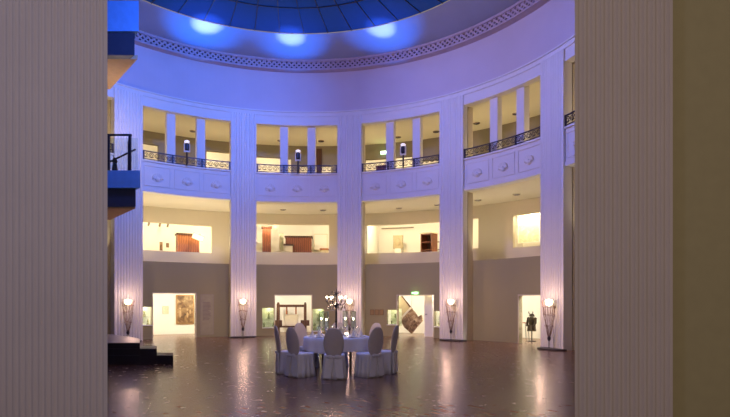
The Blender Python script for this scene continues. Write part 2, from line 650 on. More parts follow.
where = {0: 'fluted white pilaster at far left, between the black stage steps and the oil painting doorway',
         1: 'fluted white pilaster between the oil painting doorway and the doorway with the dark timber frame',
         2: 'fluted white pilaster directly behind the candelabrum and banquet table',
         3: 'fluted white pilaster right of the lit green exit sign',
         4: 'fluted white pilaster right of the doorway showing the suit of armour',
         -1: 'fluted white pilaster hidden beyond the left foreground pier',
         5: 'fluted white pilaster hidden beyond the right foreground pier'}
for i in range(-1, 6):
    ph = pphi(i)
    o = link('fluted_pilaster', fluted(1.03, 0.34, 0, 9.3), 'plaster', loc=polar(ph, 8.98), rotz=-ph)
    o.location = polar(ph, 8.97)
    tag(o, where[i], 'pilaster', 'fluted pilasters around the rotunda')

for i in range(-1, 6):
    bm = B()
    h_ = PW / 2 - 0.001
    arc(bm, 9.43, RG, 0, ZS, pphi(i) - h_, pphi(i) + h_)
    arc(bm, 9.43, RG, Z3, 9.0, pphi(i) - h_, pphi(i) + h_)
    arc(bm, 9.36, 9.43, 0, 8.9, pphi(i) - h_, pphi(i) + h_)
    struct('wall_pier_backing', bm, 'cream')

# two piers at the mouth of the entrance passage
o = link('entrance_pier', fluted(1.14, 0.62, 0, 9.6, n=16, edge=0.03, fd=0.016, inr=0.36), 'pier', loc=(-3.26, 5.5, 0))
tag(o, 'huge fluted pier in the left foreground, cropping the view of the rotunda', 'pier', 'foreground entrance piers')
o = link('entrance_pier', fluted(1.08, 0.62, 0, 9.6, n=11, edge=0.02, fd=0.022, inl=0.30), 'pier', loc=(2.85, 5.8, 0))
tag(o, 'huge brownish fluted pier in the right foreground beside the olive wall', 'pier', 'foreground entrance piers')
bm = B(); box(bm, 3.40, 7.2, 6.0, 6.2, 0, 9.6); struct('wall_entrance_right', bm, 'jamb')
bm = B(); box(bm, -7.5, -3.84, 5.7, 5.9, 0, 9.6); struct('wall_entrance_left', bm, 'pier')
bm = B(); box(bm, -4.4, 4.1, 6.2, 6.6, 9.62, 11.3); struct('wall_entrance_lintel', bm, 'upper')

# ------------------------------------------------------------------ bays: parapet, posts, railing
bayname = {-1: 'at the far left beyond the glass landing', 0: 'above the oil painting doorway', 1: 'above the timber frame doorway',
           2: 'above the exit sign doorway', 3: 'above the suit of armour doorway', 4: 'at the far right, mostly behind the brown pier'}
for i in range(-1, 5):
    a, b = pphi(i) + PW / 2 + 0.0015, pphi(i + 1) - PW / 2 - 0.0015
    t = thing('balcony_parapet', 'white panelled balcony parapet ' + bayname[i], 'parapet', polar((a + b) / 2, 9.2, ZS), 0, 'balcony parapets')
    org = Vector(t.location)

    def lk(name, bm, m, parent=t, off=None):
        q = off if off is not None else org
        for v in bm.verts:
            v.co = v.co - q
        return link(name, bm, m, parent)
    bm = B(); arc(bm, 9.08, 9.40, ZS, ZP - 0.06, a, b)
    lk('wall_panel', bm, 'plaster')
    bm = B(); arc(bm, 9.02, 9.55, ZP - 0.06, ZP, a, b)
    lk('coping', bm, 'plaster')
    bm = B(); arc(bm, 9.04, 9.08, ZS, ZS + 0.12, a, b)
    lk('lower_moulding', bm, 'plaster')
    for k in range(3):
        c = a + (b - a) * (k + 0.5) / 3
        h = 0.055
        bm = B()
        for p0, p1, zz0, zz1 in ((c - h, c + h, 6.68, 6.71), (c - h, c + h, 5.93, 5.96), (c - h, c - h + .003, 5.96, 6.68), (c + h - .003, c + h, 5.96, 6.68)):
            arc(bm, 9.055, 9.08, zz0, zz1, p0, p1)
        lk('panel_moulding', bm, 'plaster')
        # shell and garland ornament
        bm = B()
        cpt = polar(c, 9.07, 6.30)
        tdir = Vector((cos(c), -sin(c), 0))
        for s in range(-3, 4):
            aa = s * 0.42
            tube(bm, cpt + Vector((0, 0, -0.08)), cpt + tdir * 0.2 * sin(aa) + Vector((0, 0, -0.08 + 0.2 * cos(aa))), 0.03, 0.075, 6)
        ball(bm, cpt + Vector((0, 0, -0.09)), 0.10, 8, 6)
        path(bm, [cpt + tdir * 0.05 * s + Vector((0, 0, -0.16 + 0.004 * s * s)) for s in range(-4, 5)], 0.022, 6)
        lk('relief_ornament', bm, 'stone' if False else 'plaster')
    # two square posts dividing the upper opening
    for k in (1, 2):
        c = a + (b - a) * k / 3
        wv = 0.018
        nm = 'left' if k == 1 else 'right'
        bm = B()
        arc(bm, 9.27, 9.54, ZP + 0.002, 8.998, c - wv, c + wv)
        o = link('square_post', bm, 'plaster')
        tag(o, nm + ' white post in the upper opening ' + bayname[i], 'post', 'square posts of the upper gallery')
    # iron railing in front of the posts
    t2 = thing('balcony_railing', 'dark iron scroll railing on the parapet ' + bayname[i], 'railing', polar((a + b) / 2, 9.05, ZP), 0, 'balcony railings')
    org2 = Vector(t2.location)
    bm = B(); arc(bm, 9.02, 9.06, ZP + 0.31, ZP + 0.35, a, b)
    lk('top_rail', bm, 'iron', t2, org2)
    bm = B(); arc(bm, 9.02, 9.05, ZP + 0.02, ZP + 0.045, a, b)
    lk('bottom_rail', bm, 'iron', t2, org2)
    bm = B()
    m = 15
    for k in range(m):
        c0 = a + (b - a) * (k + 0.5) / m
        hw = (b - a) / m * 0.5
        pts = [polar(c0 + hw * 0.85 * cos(u), 9.04, ZP + 0.18 + 0.12 * sin(u) * (1 - 0.08 * u)) for u in [j * pi / 5 for j in range(10)]]
        path(bm, pts, 0.012, 4)
        path(bm, [polar(c0 + hw * 0.4 * cos(u), 9.04, ZP + 0.18 + 0.06 * sin(u)) for u in [j * pi / 3 for j in range(7)]], 0.010, 4)
    lk('scrollwork', bm, 'iron', t2, org2)
    for c in (a + 0.004, a + (b - a) / 3, a + 2 * (b - a) / 3, b - 0.004):
        bm = B(); arc(bm, 9.02, 9.055, ZP, ZP + 0.35, c - 0.0035, c + 0.0035)
        lk('railing_post', bm, 'iron', t2, org2)


# ------------------------------------------------------------------ lights in the storeys
for i in range(-1, 5):
    m_ = (pphi(i) + pphi(i + 1)) / 2
    k = 1.3 if i == 0 else (0.9 if i == 1 else (1.1 if i == 2 else 1.0))
    for s in (-0.14, 0.14):
        light('exhibition_ground_light', 'POINT', polar(m_ + s, RG + 0.5, 1.98), 100 * k, (1, 0.92, 0.80), 0.04)
        light('exhibition_middle_light', 'POINT', polar(m_ + s, RB + 0.7, 5.45), (200 if i < 1 else 135), (1, 0.87, 0.64), 0.04)
        light('gallery_upper_light', 'POINT', polar(m_ + s, 10.8, 7.0), 42, (1, 0.80, 0.50), 0.05)
        light('exhibition_upper_light', 'POINT', polar(m_ + s, RB + 0.7, 8.8), 60, WARM, 0.04)
        light('gallery_middle_light', 'SPOT', polar(m_ + s, 9.98, 2.95), (175 if i == 0 else 64), (1, 0.85, 0.62), 0.05, polar(m_ + s, 10.9, 5.69), 2.3, 0.6)


# ceiling downlights
def downlight(px, py, zc, lab, grp):
    d = (zc - EYE) * F / (HOR - py)
    x = (px - 365) / F * d
    t = thing('ceiling_downlight', lab, 'downlight', (x, d, zc), 0, grp)
    bm = B(); lathe(bm, [(0.13, -0.03), (0.15, -0.01), (0.15, 0.0)], (0, 0, 0), 16); link('trim_ring', bm, 'chrome', t)
    bm = B(); lathe(bm, [(0.10, -0.035), (0.11, -0.03)], (0, 0, 0), 16); link('reflector', bm, 'dark', t)


mid = 'downlights in the middle gallery ceiling'
up = 'downlights in the upper gallery ceiling'
for px, py, l in ((159, 212, 'left downlight of two in the cream ceiling over the oil painting doorway bay'),
                  (201, 216, 'right downlight of two in the cream ceiling over the oil painting doorway bay'),
                  (283, 209.5, 'left downlight of two in the middle ceiling above the timber frame doorway'),
                  (323, 210, 'right downlight of two in the middle ceiling above the timber frame doorway'),
                  (399, 208, 'left downlight of two in the middle ceiling above the exit sign doorway'),
                  (437, 204.5, 'right downlight of two in the middle ceiling above the exit sign doorway'),
                  (478, 200, 'left downlight of two in the middle ceiling above the suit of armour'),
                  (516.5, 194.2, 'right downlight of two in the middle ceiling above the suit of armour')):
    downlight(px, py, ZS, l, mid)
for px, py, l in ((280.5, 140.5, 'left downlight in the upper gallery ceiling above the timber frame doorway'),
                  (321, 141, 'right downlight in the upper gallery ceiling above the timber frame doorway'),
                  (193, 131, 'small downlight in the upper gallery ceiling above the oil painting doorway'),
                  (398, 137, 'left downlight in the upper gallery ceiling above the exit sign doorway'),
                  (436, 131.5, 'right downlight in the upper gallery ceiling above the exit sign doorway'),
                  (476.5, 123, 'left downlight in the upper gallery ceiling above the suit of armour'),
                  (516, 113.5, 'right downlight in the upper gallery ceiling above the suit of armour')):
    downlight(px, py, 8.998, l, up)

# ------------------------------------------------------------------ moving head spotlights on the balcony
for n_, (px, tx, ty, E1, lab) in enumerate(((187, 207, 27, 1.0, 'above the oil painting doorway'),
                                         (298, 291, 33, 0.8, 'above the timber frame doorway'),
                                         (403, 381, 27, 0.8, 'above the exit sign doorway'))):
    ph = phi_at(px, 8.9)
    t = thing('stage_spotlight', 'small stage spotlight on the balcony railing ' + lab, 'spotlight', polar(ph, 8.92, ZP), -ph, 'stage spotlights on the balcony railings')
    bm = B(); tube(bm, (0, 0, -0.02), (0, 0, 0.52), 0.035); tube(bm, (0, 0.0, 0.1), (0, 0.1, 0.1), 0.02); link('pole', bm, 'dark', t)
    bm = B(); box(bm, -0.09, 0.09, -0.06, 0.06, 0.5, 0.55); box(bm, -0.115, -0.092, -0.05, 0.05, 0.5, 0.85); box(bm, 0.092, 0.115, -0.05, 0.05, 0.5, 0.85); link('yoke', bm, 'roomw', t)
    bm = B(); lathe(bm, [(0.05, 0.56), (0.085, 0.61), (0.085, 0.82), (0.06, 0.86)], (0, 0, 0), 14); link('lamp_body', bm, 'dark', t)
    bm = B(); lathe(bm, [(0.07, 0.86), (0.10, 0.89), (0.10, 0.94), (0.05, 0.97)], (0, 0, 0), 14); link('lens', bm, 'lens', t)
    d = polar(phi_at(tx, 7.3), 7.3, ZC + 0.62)
    src = polar(ph, 8.80, ZP + 1.06)
    light('stage_spot_core', 'SPOT', src, 5200 * E1, (0.24, 0.33, 1.0), 0.05, d, 0.33)
    light('stage_spot_halo', 'SPOT', src, 1900 * E1, (0.0, 0.17, 1.0), 0.05, d, 0.9)

# ------------------------------------------------------------------ glass landings at the left
yl = 16.0
t = thing('lift_landing', 'blue edged lower landing with glass railing at the left, level with the upper gallery', 'landing', (-8.4, yl, 4.4), 0, 'landings at the left')
def lb(name, m, x0, x1, y0, y1, z0, z1, par):
    bm = B(); box(bm, x0 - par.location.x, x1 - par.location.x, y0 - par.location.y, y1 - par.location.y, z0 - par.location.z, z1 - par.location.z)
    return link(name, bm, m, par)
xr = -6.83
def wedge(name, m, par, xf, yf, xb, yb, z0, z1, xl=-9.5):
    pts = [(xl, yf), (xf, yf), (xb, yb), (xl, yb)]
    bm = B()
    lo = [bm.verts.new(Vector((x, y, z0)) - par.location) for x, y in pts]
    hi = [bm.verts.new(Vector((x, y, z1)) - par.location) for x, y in pts]
    bm.faces.new(lo[::-1]); bm.faces.new(hi)
    for k in range(4):
        bm.faces.new((lo[k], lo[(k + 1) % 4], hi[(k + 1) % 4], hi[k]))
    return link(name, bm, m, par)
wedge('fascia', 'fascia', t, xr, yl, -8.6, 18.2, 4.97, 5.50)
wedge('support_beam', 'slate', t, -7.02, yl + 0.12, -8.6, 18.1, 4.42, 4.968)
wedge('underside', 'soffit', t, -7.06, yl + 0.2, -9.0, 18.6, 4.38, 4.418)
for x in (-7.83, -7.18):
    lb('railing_post', 'dark', x - 0.035, x + 0.035, yl + 0.05, yl + 0.12, 5.5, 6.62, t)
lb('railing_post', 'dark', -7.62, -7.57, yl + 0.9, yl + 0.95, 5.5, 6.6, t)
lb('glass_panel', 'glass', -9.3, xr - 0.1, yl + 0.07, yl + 0.085, 5.55, 6.5, t)
bm = B()
tube(bm, (-1.0, 0.08, 2.2), (8.4 - 7.15, 0.08, 2.2), 0.035)
tube(bm, (8.4 - 7.15, 0.08, 2.2), (8.4 - 7.6, 0.92, 2.2), 0.035)
link('handrail', bm, 'dark', t)
bm = B()
tube(bm, (-0.4, 0.9, 1.3), (0.95, 1.1, 2.05), 0.03)
link('stair_handrail', bm, 'dark', t)
bm = B(); lathe(bm, [(0.06, 1.1), (0.09, 1.25), (0.06, 1.45), (0.09, 1.5), (0.03, 1.62)], (0.56, 0.5, 0), 10); link('newel', bm, 'dark', t)
t = thing('lift_landing', 'blue edged upper landing high at the left, below the dome', 'landing', (-8.4, yl, 9.0), 0, 'landings at the left')
wedge('fascia', 'fascia', t, xr, yl - 0.1, -8.6, 18.2, 9.68, 10.6)
wedge('support_beam', 'slate', t, -7.0, yl, -7.25, yl + 0.25, 9.0, 9.678)
wedge('underside', 'soffit', t, -7.02, yl + 0.26, -9.0, 18.6, 9.0, 9.12)
light('landing_downlight', 'POINT', (-8.3, yl + 2.0, 7.4), 45, (1, 0.72, 0.42), 0.05)

# ------------------------------------------------------------------ stage at the left
ys = 12.8
t = thing('stage', 'low black stage with two side steps and pale top, left foreground of the floor', 'stage', (-6.5, ys, 0))
bm = B()
pts = [(-2.5, 0), (1.03, 0), (0.40, 1.45), (-1.10, 3.0), (-2.5, 3.6)]
lo = [bm.verts.new((x, y, 0)) for x, y in pts]; hi = [bm.verts.new((x, y, 0.515)) for x, y in pts]
bm.faces.new(lo[::-1]); bm.faces.new(hi)
for k in range(5):
    bm.faces.new((lo[k], lo[(k + 1) % 5], hi[(k + 1) % 5], hi[k]))
link('platform', bm, 'black', t)
bm = B()
lo = [bm.verts.new((x, y, 0.516)) for x, y in pts]; hi = [bm.verts.new((x, y, 0.53)) for x, y in pts]
bm.faces.new(lo[::-1]); bm.faces.new(hi)
for k in range(5):
    bm.faces.new((lo[k], lo[(k + 1) % 5], hi[(k + 1) % 5], hi[k]))
link('carpet_top', bm, 'tread', t)
def prism(pts, z0, z1):
    bm = B()
    lo = [bm.verts.new((x, y, z0)) for x, y in pts]
    hi = [bm.verts.new((x, y, z1)) for x, y in pts]
    bm.faces.new(lo[::-1]); bm.faces.new(hi)
    for k in range(len(pts)):
        bm.faces.new((lo[k], lo[(k + 1) % len(pts)], hi[(k + 1) % len(pts)], hi[k]))
    return bm
link('step', prism([(1.031, 0), (1.44, 0), (1.16, 0.7), (0.742, 0.7)], 0, 0.385), 'black', t)
link('step', prism([(1.441, 0), (1.84, 0), (1.58, 0.7), (1.161, 0.7)], 0, 0.22), 'black', t)
bm = B(); box(bm, -0.5, 1.0, -0.02, -0.001, 0.21, 0.225); box(bm, -0.5, 1.4, -0.02, -0.001, 0.375, 0.385); link('edge_strip', bm, 'dark', t)
bm = B(); box(bm, -0.45, 0.32, 0, 0.35, 0, 0.3)
o = link('stage_block', bm, 'black', loc=(-8.35, 17.55, 0))
tag(o, 'small black block on the floor behind the stage, left of the first pilaster', 'block')


# ------------------------------------------------------------------ floor lamps before the pilasters
def make_lamp():
    t = thing('floor_lamp', '', 'floor lamp', (0, 0, 0), 0, 'twig floor lamps before the pilasters')
    bm = B()
    pts = [(0.57 * cos(pi + pi * k / 20), 0.19 + 0.46 * sin(pi + pi * k / 20)) for k in range(21)]
    lo = [bm.verts.new((x, y, 0.0)) for x, y in pts]
    hi = [bm.verts.new((x * 0.98, y, 0.05)) for x, y in pts]
    bm.faces.new(lo[::-1]); bm.faces.new(hi)
    for k in range(21):
        bm.faces.new((lo[k], lo[(k + 1) % 21], hi[(k + 1) % 21], hi[k]))
    link('base_plate', bm, 'dark', t)
    bm = B(); tube(bm, (0, 0, 0.05), (0, 0, 0.32), 0.014, 0.014); lathe(bm, [(0.015, 0.27), (0.05, 0.32), (0.055, 0.38), (0.02, 0.44)], n=10); link('stem', bm, 'dark', t)
    rnd = random.Random(3)
    bm = B()
    for k in range(14):
        a = 2 * pi * k / 14
        pts = []
        for j in range(8):
            s = j / 7
            r = 0.03 + 0.19 * s ** 0.8 + rnd.uniform(-0.018, 0.018)
            pts.append((r * cos(a + 0.5 * s + rnd.uniform(-.12, .12)), r * sin(a + 0.5 * s), 0.40 + s * (1.12 + rnd.uniform(-0.05, 0.1))))
        path(bm, pts, 0.006, 4)
    for zz, r in ((0.75, 0.13), (1.1, 0.18), (1.35, 0.205)):
        path(bm, [(r * cos(2 * pi * k / 12), r * sin(2 * pi * k / 12), zz + 0.03 * sin(5 * k)) for k in range(13)], 0.006, 4)
    link('twig_cage', bm, 'twig', t)
    bm = B(); lathe(bm, [(0.03, 1.36), (0.09, 1.40), (0.125, 1.47), (0.13, 1.53), (0.10, 1.57), (0.04, 1.59)], n=18); link('lit_bowl', bm, 'glow', t, True)
    return t


lampsite = ['before the leftmost pilaster, beside the black stage', 'before the pilaster right of the oil painting doorway',
            'behind the banquet table', 'before the pilaster right of the exit sign', 'beside the doorway of the suit of armour, rightmost']
lamp = None
for i in range(5):
    ph = pphi(i)
    ph = phi_at((128, 243, 349.5, 451, 549)[i], 8.76)
    lab = 'twig cone floor lamp with glowing top ' + lampsite[i]
    if lamp is None:
        lamp = make_lamp()
        lamp.location = polar(ph, 8.76)
        lamp.rotation_euler = (0, 0, -ph)
        lamp['label'] = lab
    else:
        dup(lamp, polar(ph, 8.76), -ph, lab)
    light('floor_lamp_light', 'POINT', polar(ph, 8.42, 1.5), 19, (1.0, 0.62, 0.46), 0.08)

# ------------------------------------------------------------------ banquet table
TX, TY = -0.62, 11.70
t = thing('banquet_table', 'round banquet table under the white cloth, ringed by covered chairs', 'table', (TX, TY, 0))
bm = B(); lathe(bm, [(0.72, 0.735), (0.72, 0.755)], n=40); link('tabletop', bm, 'dwood', t)
for k in range(4):
    a = pi / 4 + k * pi / 2
    bm = B(); tube(bm, (0.42 * cos(a), 0.42 * sin(a), 0), (0.42 * cos(a), 0.42 * sin(a), 0.735), 0.02); link('leg', bm, 'dark', t)
bm = B()
n_ = 96
prof = [(0.02, 0.762), (0.5, 0.762), (0.72, 0.762), (0.74, 0.752), (0.748, 0.66), (0.755, 0.56), (0.76, 0.47)]
rings = []
for q, (r, z) in enumerate(prof):
    fold = 0 if q < 4 else (q - 3) * 0.009
    rings.append([bm.verts.new(((r + fold * sin(15 * 2 * pi * k / n_)) * cos(2 * pi * k / n_), (r + fold * sin(15 * 2 * pi * k / n_)) * sin(2 * pi * k / n_), z + (0.02 * sin(4 * 2 * pi * k / n_) if q == 6 else 0))) for k in range(n_)])
for a, b in zip(rings[:-1], rings[1:]):
    for k in range(n_):
        bm.faces.new((a[k], a[(k + 1) % n_], b[(k + 1) % n_], b[k]))
bm.faces.new(rings[0])
o = link('tablecloth', bm, 'tcloth', smooth=True, loc=(TX, TY, 0))
tag(o, 'white cloth draped over the round banquet table', 'tablecloth')


def make_chair():
    t = thing('covered_chair', '', 'chair', (0, 0, 0), 0, 'covered chairs around the banquet table')
    # skirted seat cover
    bm = B()
    n = 72
    lv = [(0.0, 1.0), (0.12, 0.98), (0.25, 0.95), (0.38, 0.92), (0.45, 0.90), (0.475, 0.86)]
    rings = []
    for z, s in lv:
        t_ = 1 - z / 0.45
        ring = []
        for k in range(n):
            a = 2 * pi * k / n
            e = 4.0
            r = (abs(cos(a) / 0.235) ** e + abs(sin(a) / 0.245) ** e) ** (-1 / e)
            r = r * s + max(0, t_) * 0.028 * sin(13 * a + 1.0) + max(0, t_) * 0.008 * sin(23 * a)
            ring.append(bm.verts.new((r * cos(a), r * sin(a), z + 0.002)))
        rings.append(ring)
    for a, b in zip(rings[:-1], rings[1:]):
        for k in range(n):
            bm.faces.new((a[k], a[(k + 1) % n], b[(k + 1) % n], b[k]))
    bm.faces.new(rings[-1]); bm.faces.new(rings[0][::-1])
    link('seat_skirt', bm, 'cloth', t, True)
    # oval back
    bm = B()
    nu, nv = 28, 14
    ring = []
    for j in range(1, nv):
        v = pi * j / nv
        row = []
        for k in range(nu):
            u = 2 * pi * k / nu
            cz = cos(v)
            x = 0.205 * sin(v) ** 0.85 * cos(u)
            y = 0.042 * sin(u) * sin(v) ** 0.5
            z = 0.715 + 0.31 * cz
            y -= 0.215 + (z - 0.45) * 0.13 - 0.5 * x * x
            row.append(bm.verts.new((x, y, z)))
        ring.append(row)
    for a, b in zip(ring[:-1], ring[1:]):
        for k in range(nu):
            bm.faces.new((a[k], a[(k + 1) % nu], b[(k + 1) % nu], b[k]))
    bm.faces.new(ring[0][::-1]); bm.faces.new(ring[-1])
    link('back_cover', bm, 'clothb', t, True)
    # pleated tail and bow behind
    bm = B()
    for s in (-1, 1):
        v = [bm.verts.new(p) for p in ((s * 0.01, -0.262, 0.44), (s * 0.15, -0.258, 0.46), (s * 0.20, -0.275, 0.03), (s * 0.06, -0.285, 0.03))]
        u = [bm.verts.new(q.co + Vector((0, 0.025, 0))) for q in v]
        bm.faces.new(v); bm.faces.new(u[::-1])
        for k in range(4):
            bm.faces.new((v[k], v[(k + 1) % 4], u[(k + 1) % 4], u[k]))
    link('pleated_tail', bm, 'cloth', t)
    bm = B()
    ball(bm, (0, -0.275, 0.445), 0.03, 8, 6)
    ball(bm, (-0.075, -0.272, 0.45), 0.05, 8, 6, (1.4, 0.4, 0.8)); ball(bm, (0.075, -0.272, 0.45), 0.05, 8, 6, (1.4, 0.4, 0.8))
    link('bow', bm, 'cloth', t, True)
    return t


chair = None
site = [(-90, 1.03, 'front chair with its back to the viewer, centre of the table'),
        (-132, 1.05, 'chair left of the front one, its oval back turned half away'),
        (-163, 1.07, 'leftmost chair at the table, seen edge on'),
        (137, 1.02, 'far left chair behind the table, only its back showing'),
        (92, 1.02, 'farthest chair directly behind the candelabrum'),
        (46, 1.02, 'far right chair behind the table, only its back showing'),
        (-17, 1.07, 'rightmost chair at the table, seen edge on'),
        (-49, 1.05, 'chair right of the front one, its oval back turned half away')]
for deg, r, lab in site:
    a = math.radians(deg)
    loc = (TX + r * cos(a), TY + r * sin(a), 0)
    rz = a + pi / 2
    lab = 'white covered banquet chair, ' + lab
    if chair is None:
        chair = make_chair(); chair.location = loc; chair.rotation_euler = (0, 0, rz); chair['label'] = lab
    else:
        dup(chair, loc, rz, lab)

# candelabrum
TT = 0.765
t = thing('candelabrum', 'tall dark candelabrum with crystal drops and lit arms on the banquet table', 'candelabrum', (TX - 0.02, TY, TT))
bm = B(); lathe(bm, [(0.11, 0), (0.11, 0.015), (0.04, 0.04), (0.018, 0.07)], n=18); link('foot', bm, 'dark', t)
bm = B(); lathe(bm, [(0.018, 0.06), (0.018, 0.3), (0.03, 0.33), (0.018, 0.36), (0.022, 0.62), (0.045, 0.68), (0.022, 0.74), (0.018, 0.9), (0.035, 0.95), (0.018, 1.0), (0.005, 1.09)], n=12); link('stem', bm, 'dark', t)
bm = B()
for k in range(6):
    a = k * pi / 3 + 0.15
    pts = [(r * cos(a), r * sin(a), z) for r, z in ((0.02, 0.74), (0.08, 0.69), (0.15, 0.70), (0.20, 0.75), (0.205, 0.78))]
    path(bm, pts, 0.009, 5)
    lathe(bm, [(0.012, 0.775), (0.045, 0.785), (0.045, 0.793)], (0.205 * cos(a), 0.205 * sin(a), 0), 10)
    path(bm, [(0.02 * cos(a), 0.02 * sin(a), 0.9), (0.09 * cos(a), 0.09 * sin(a), 1.0), (0.11 * cos(a), 0.11 * sin(a), 0.95)], 0.006, 4)
link('arms', bm, 'dark', t)
for k in range(6):
    a = k * pi / 3 + 0.15
    bm = B(); lathe(bm, [(0.014, 0.794), (0.014, 0.85)], (0.205 * cos(a), 0.205 * sin(a), 0), 8); c = link('candle', bm, 'wax', t)
    bm = B(); ball(bm, (0.205 * cos(a), 0.205 * sin(a), 0.868), 0.024, 8, 6, (1, 1, 1.0)); link('flame', bm, 'flame', c)
bm = B()
for k in range(24):
    a = 2 * pi * k / 24
    r = 0.19 if k % 2 else 0.12
    z = 0.66 if k % 2 else 0.62
    lathe(bm, [(0.002, 0), (0.012, 0.02), (0.008, 0.06), (0.001, 0.075)], (r * cos(a), r * sin(a), z - 0.05), 6)
link('crystal_drops', bm, 'chrome', t)
light('candelabrum_light', 'POINT', (TX - 0.02, TY - 0.0, TT + 1.16), 16, (1, 0.68, 0.45), 0.05)


# tall glass candle cylinders
vase = None
for (dx, dy, lab) in ((-0.36, 0.12, 'tall glass candle cylinder, leftmost on the banquet table'), (-0.22, -0.26, 'tall glass candle cylinder just left of the candelabrum'),
                      (0.17, 0.30, 'tall glass candle cylinder just right of the candelabrum'), (0.36, 0.05, 'tall glass candle cylinder, rightmost on the banquet table')):
    loc = (TX + dx, TY + dy, TT)
    if vase is None:
        vase = thing('candle_cylinder', lab, 'vase', loc, 0, 'glass candle cylinders on the banquet table')
        bm = B(); lathe(bm, [(0.055, 0), (0.055, 0.02), (0.012, 0.03), (0.012, 0.16), (0.05, 0.2)], n=14); link('foot', bm, 'chrome', vase)
        bm = B()
        n_ = 20
        for r in (0.058, 0.054):
            r1 = [bm.verts.new((r * cos(2 * pi * k / n_), r * sin(2 * pi * k / n_), 0.2)) for k in range(n_)]
            r2 = [bm.verts.new((r * cos(2 * pi * k / n_), r * sin(2 * pi * k / n_), 0.56)) for k in range(n_)]
            for k in range(n_):
                bm.faces.new((r1[k], r1[(k + 1) % n_], r2[(k + 1) % n_], r2[k]))
        link('glass_tube', bm, 'glass', vase, True)
        bm = B(); lathe(bm, [(0.028, 0.2), (0.028, 0.36)], n=12); c = link('candle', bm, 'wax', vase)
        bm = B(); ball(bm, (0, 0, 0.385), 0.017, 8, 6, (1, 1, 1.6)); link('flame', bm, 'flame', c)
    else:
        dup(vase, loc, 0, lab)
light('table_candle_light', 'POINT', (TX - 0.1, TY + 0.05, TT + 0.75), 13, (1, 0.62, 0.4), 0.05)

# place settings
plate = glassw = votive = napkin = None
for k, (deg, r, lab) in enumerate(site):
    a = math.radians(deg)
    who = lab.replace('chair with its back to the viewer, centre of the table', 'place').split(',')[0].replace('chair', 'place')
    pos = ['front centre', 'front left', 'leftmost', 'far left', 'farthest', 'far right', 'rightmost', 'front right'][k]
    loc = (TX + 0.56 * cos(a), TY + 0.56 * sin(a), TT)
    if plate is None:
        bm = B(); lathe(bm, [(0.07, 0), (0.13, 0.012), (0.13, 0.016), (0.07, 0.006)], n=24)
        plate = link('dinner_plate', bm, 'china', loc=loc); tag(plate, '', 'plate', 'place setting plates')
        o = plate
    else:
        o = plate.copy(); COL.objects.link(o); o.location = loc
    o['label'] = 'white plate at the ' + pos + ' place of the banquet table'
    loc = (TX + 0.56 * cos(a), TY + 0.56 * sin(a), TT + 0.018)
    if napkin is None:
        bm = B(); lathe(bm, [(0.05, 0), (0.055, 0.01), (0.025, 0.07), (0.004, 0.16)], n=14, sy=0.7)
        napkin = link('folded_napkin', bm, 'tcloth', loc=loc); tag(napkin, '', 'napkin', 'folded napkins'); o = napkin
    else:
        o = napkin.copy(); COL.objects.link(o); o.location = loc
    o['label'] = 'white cone napkin on the plate at the ' + pos + ' place'
    for q, (da, rr) in enumerate(((0.26, 0.46),)):
        loc = (TX + rr * cos(a + da), TY + rr * sin(a + da), TT)
        if glassw is None:
            glassw = thing('wine_glass', '', 'glass', loc, 0, 'wine glasses on the banquet table')
            bm = B(); lathe(bm, [(0.035, 0), (0.035, 0.004), (0.005, 0.01), (0.005, 0.10)], n=12); link('stem', bm, 'glass', glassw)
            bm = B(); lathe(bm, [(0.006, 0.10), (0.035, 0.14), (0.042, 0.18), (0.034, 0.23)], n=14); link('bowl', bm, 'glass', glassw, True)
            o = glassw
        else:
            o = dup(glassw, loc, 0)
        o['label'] = 'clear wine glass at the ' + pos + ' place of the banquet table'
for k in range(6):
    a = k * pi / 3 + 0.4
    loc = (TX + 0.24 * cos(a), TY + 0.24 * sin(a) * 0.8, TT)
    nm = ['right of', 'behind, right of', 'behind, left of', 'left of', 'in front, left of', 'in front, right of'][k]
    if votive is None:
        votive = thing('tea_light', '', 'candle', loc, 0, 'tea lights round the candelabrum')
        bm = B(); lathe(bm, [(0.03, 0), (0.035, 0.05)], n=12); link('cup', bm, 'glass', votive)
        bm = B(); ball(bm, (0, 0, 0.068), 0.016, 8, 6); link('flame', bm, 'flame', votive)
        o = votive
    else:
        o = dup(votive, loc, 0)
    o['label'] = 'small tea light ' + nm + ' the candelabrum foot'


# ------------------------------------------------------------------ ground-floor exhibits
def frame_at(px, r, face_z=0.0):
    """location and z rotation of something hung on, or standing at, radius r (local x right, local y outward)"""
    p = phi_at(px, r)
    return polar(p, r), -p


def hung(name, label, cat, x0, x1, y0, y1, r, m, frame='gold', fw=0.05, th=0.05, group=None, part='canvas'):
    xm = (x0 + x1) / 2
    loc, rz = frame_at(xm, r)
    z1, z0 = z_at(y0, xm, r), z_at(y1, xm, r)
    wd = (polar(phi_at(x1, r), r) - polar(phi_at(x0, r), r)).length
    t = thing(name, label, cat, (loc.x, loc.y, z0), rz, group)
    h = z1 - z0
    bm = B(); box(bm, -wd / 2 + fw, wd / 2 - fw, -th * 0.6, 0, fw, h - fw); link(part, bm, m, t)
    bm = B()
    box(bm, -wd / 2, wd / 2, -th, 0, 0, fw); box(bm, -wd / 2, wd / 2, -th, 0, h - fw, h)
    box(bm, -wd / 2, -wd / 2 + fw, -th, 0, fw, h - fw); box(bm, wd / 2 - fw, wd / 2, -th, 0, fw, h - fw)
    link('frame', bm, frame, t)
    return t, wd, h


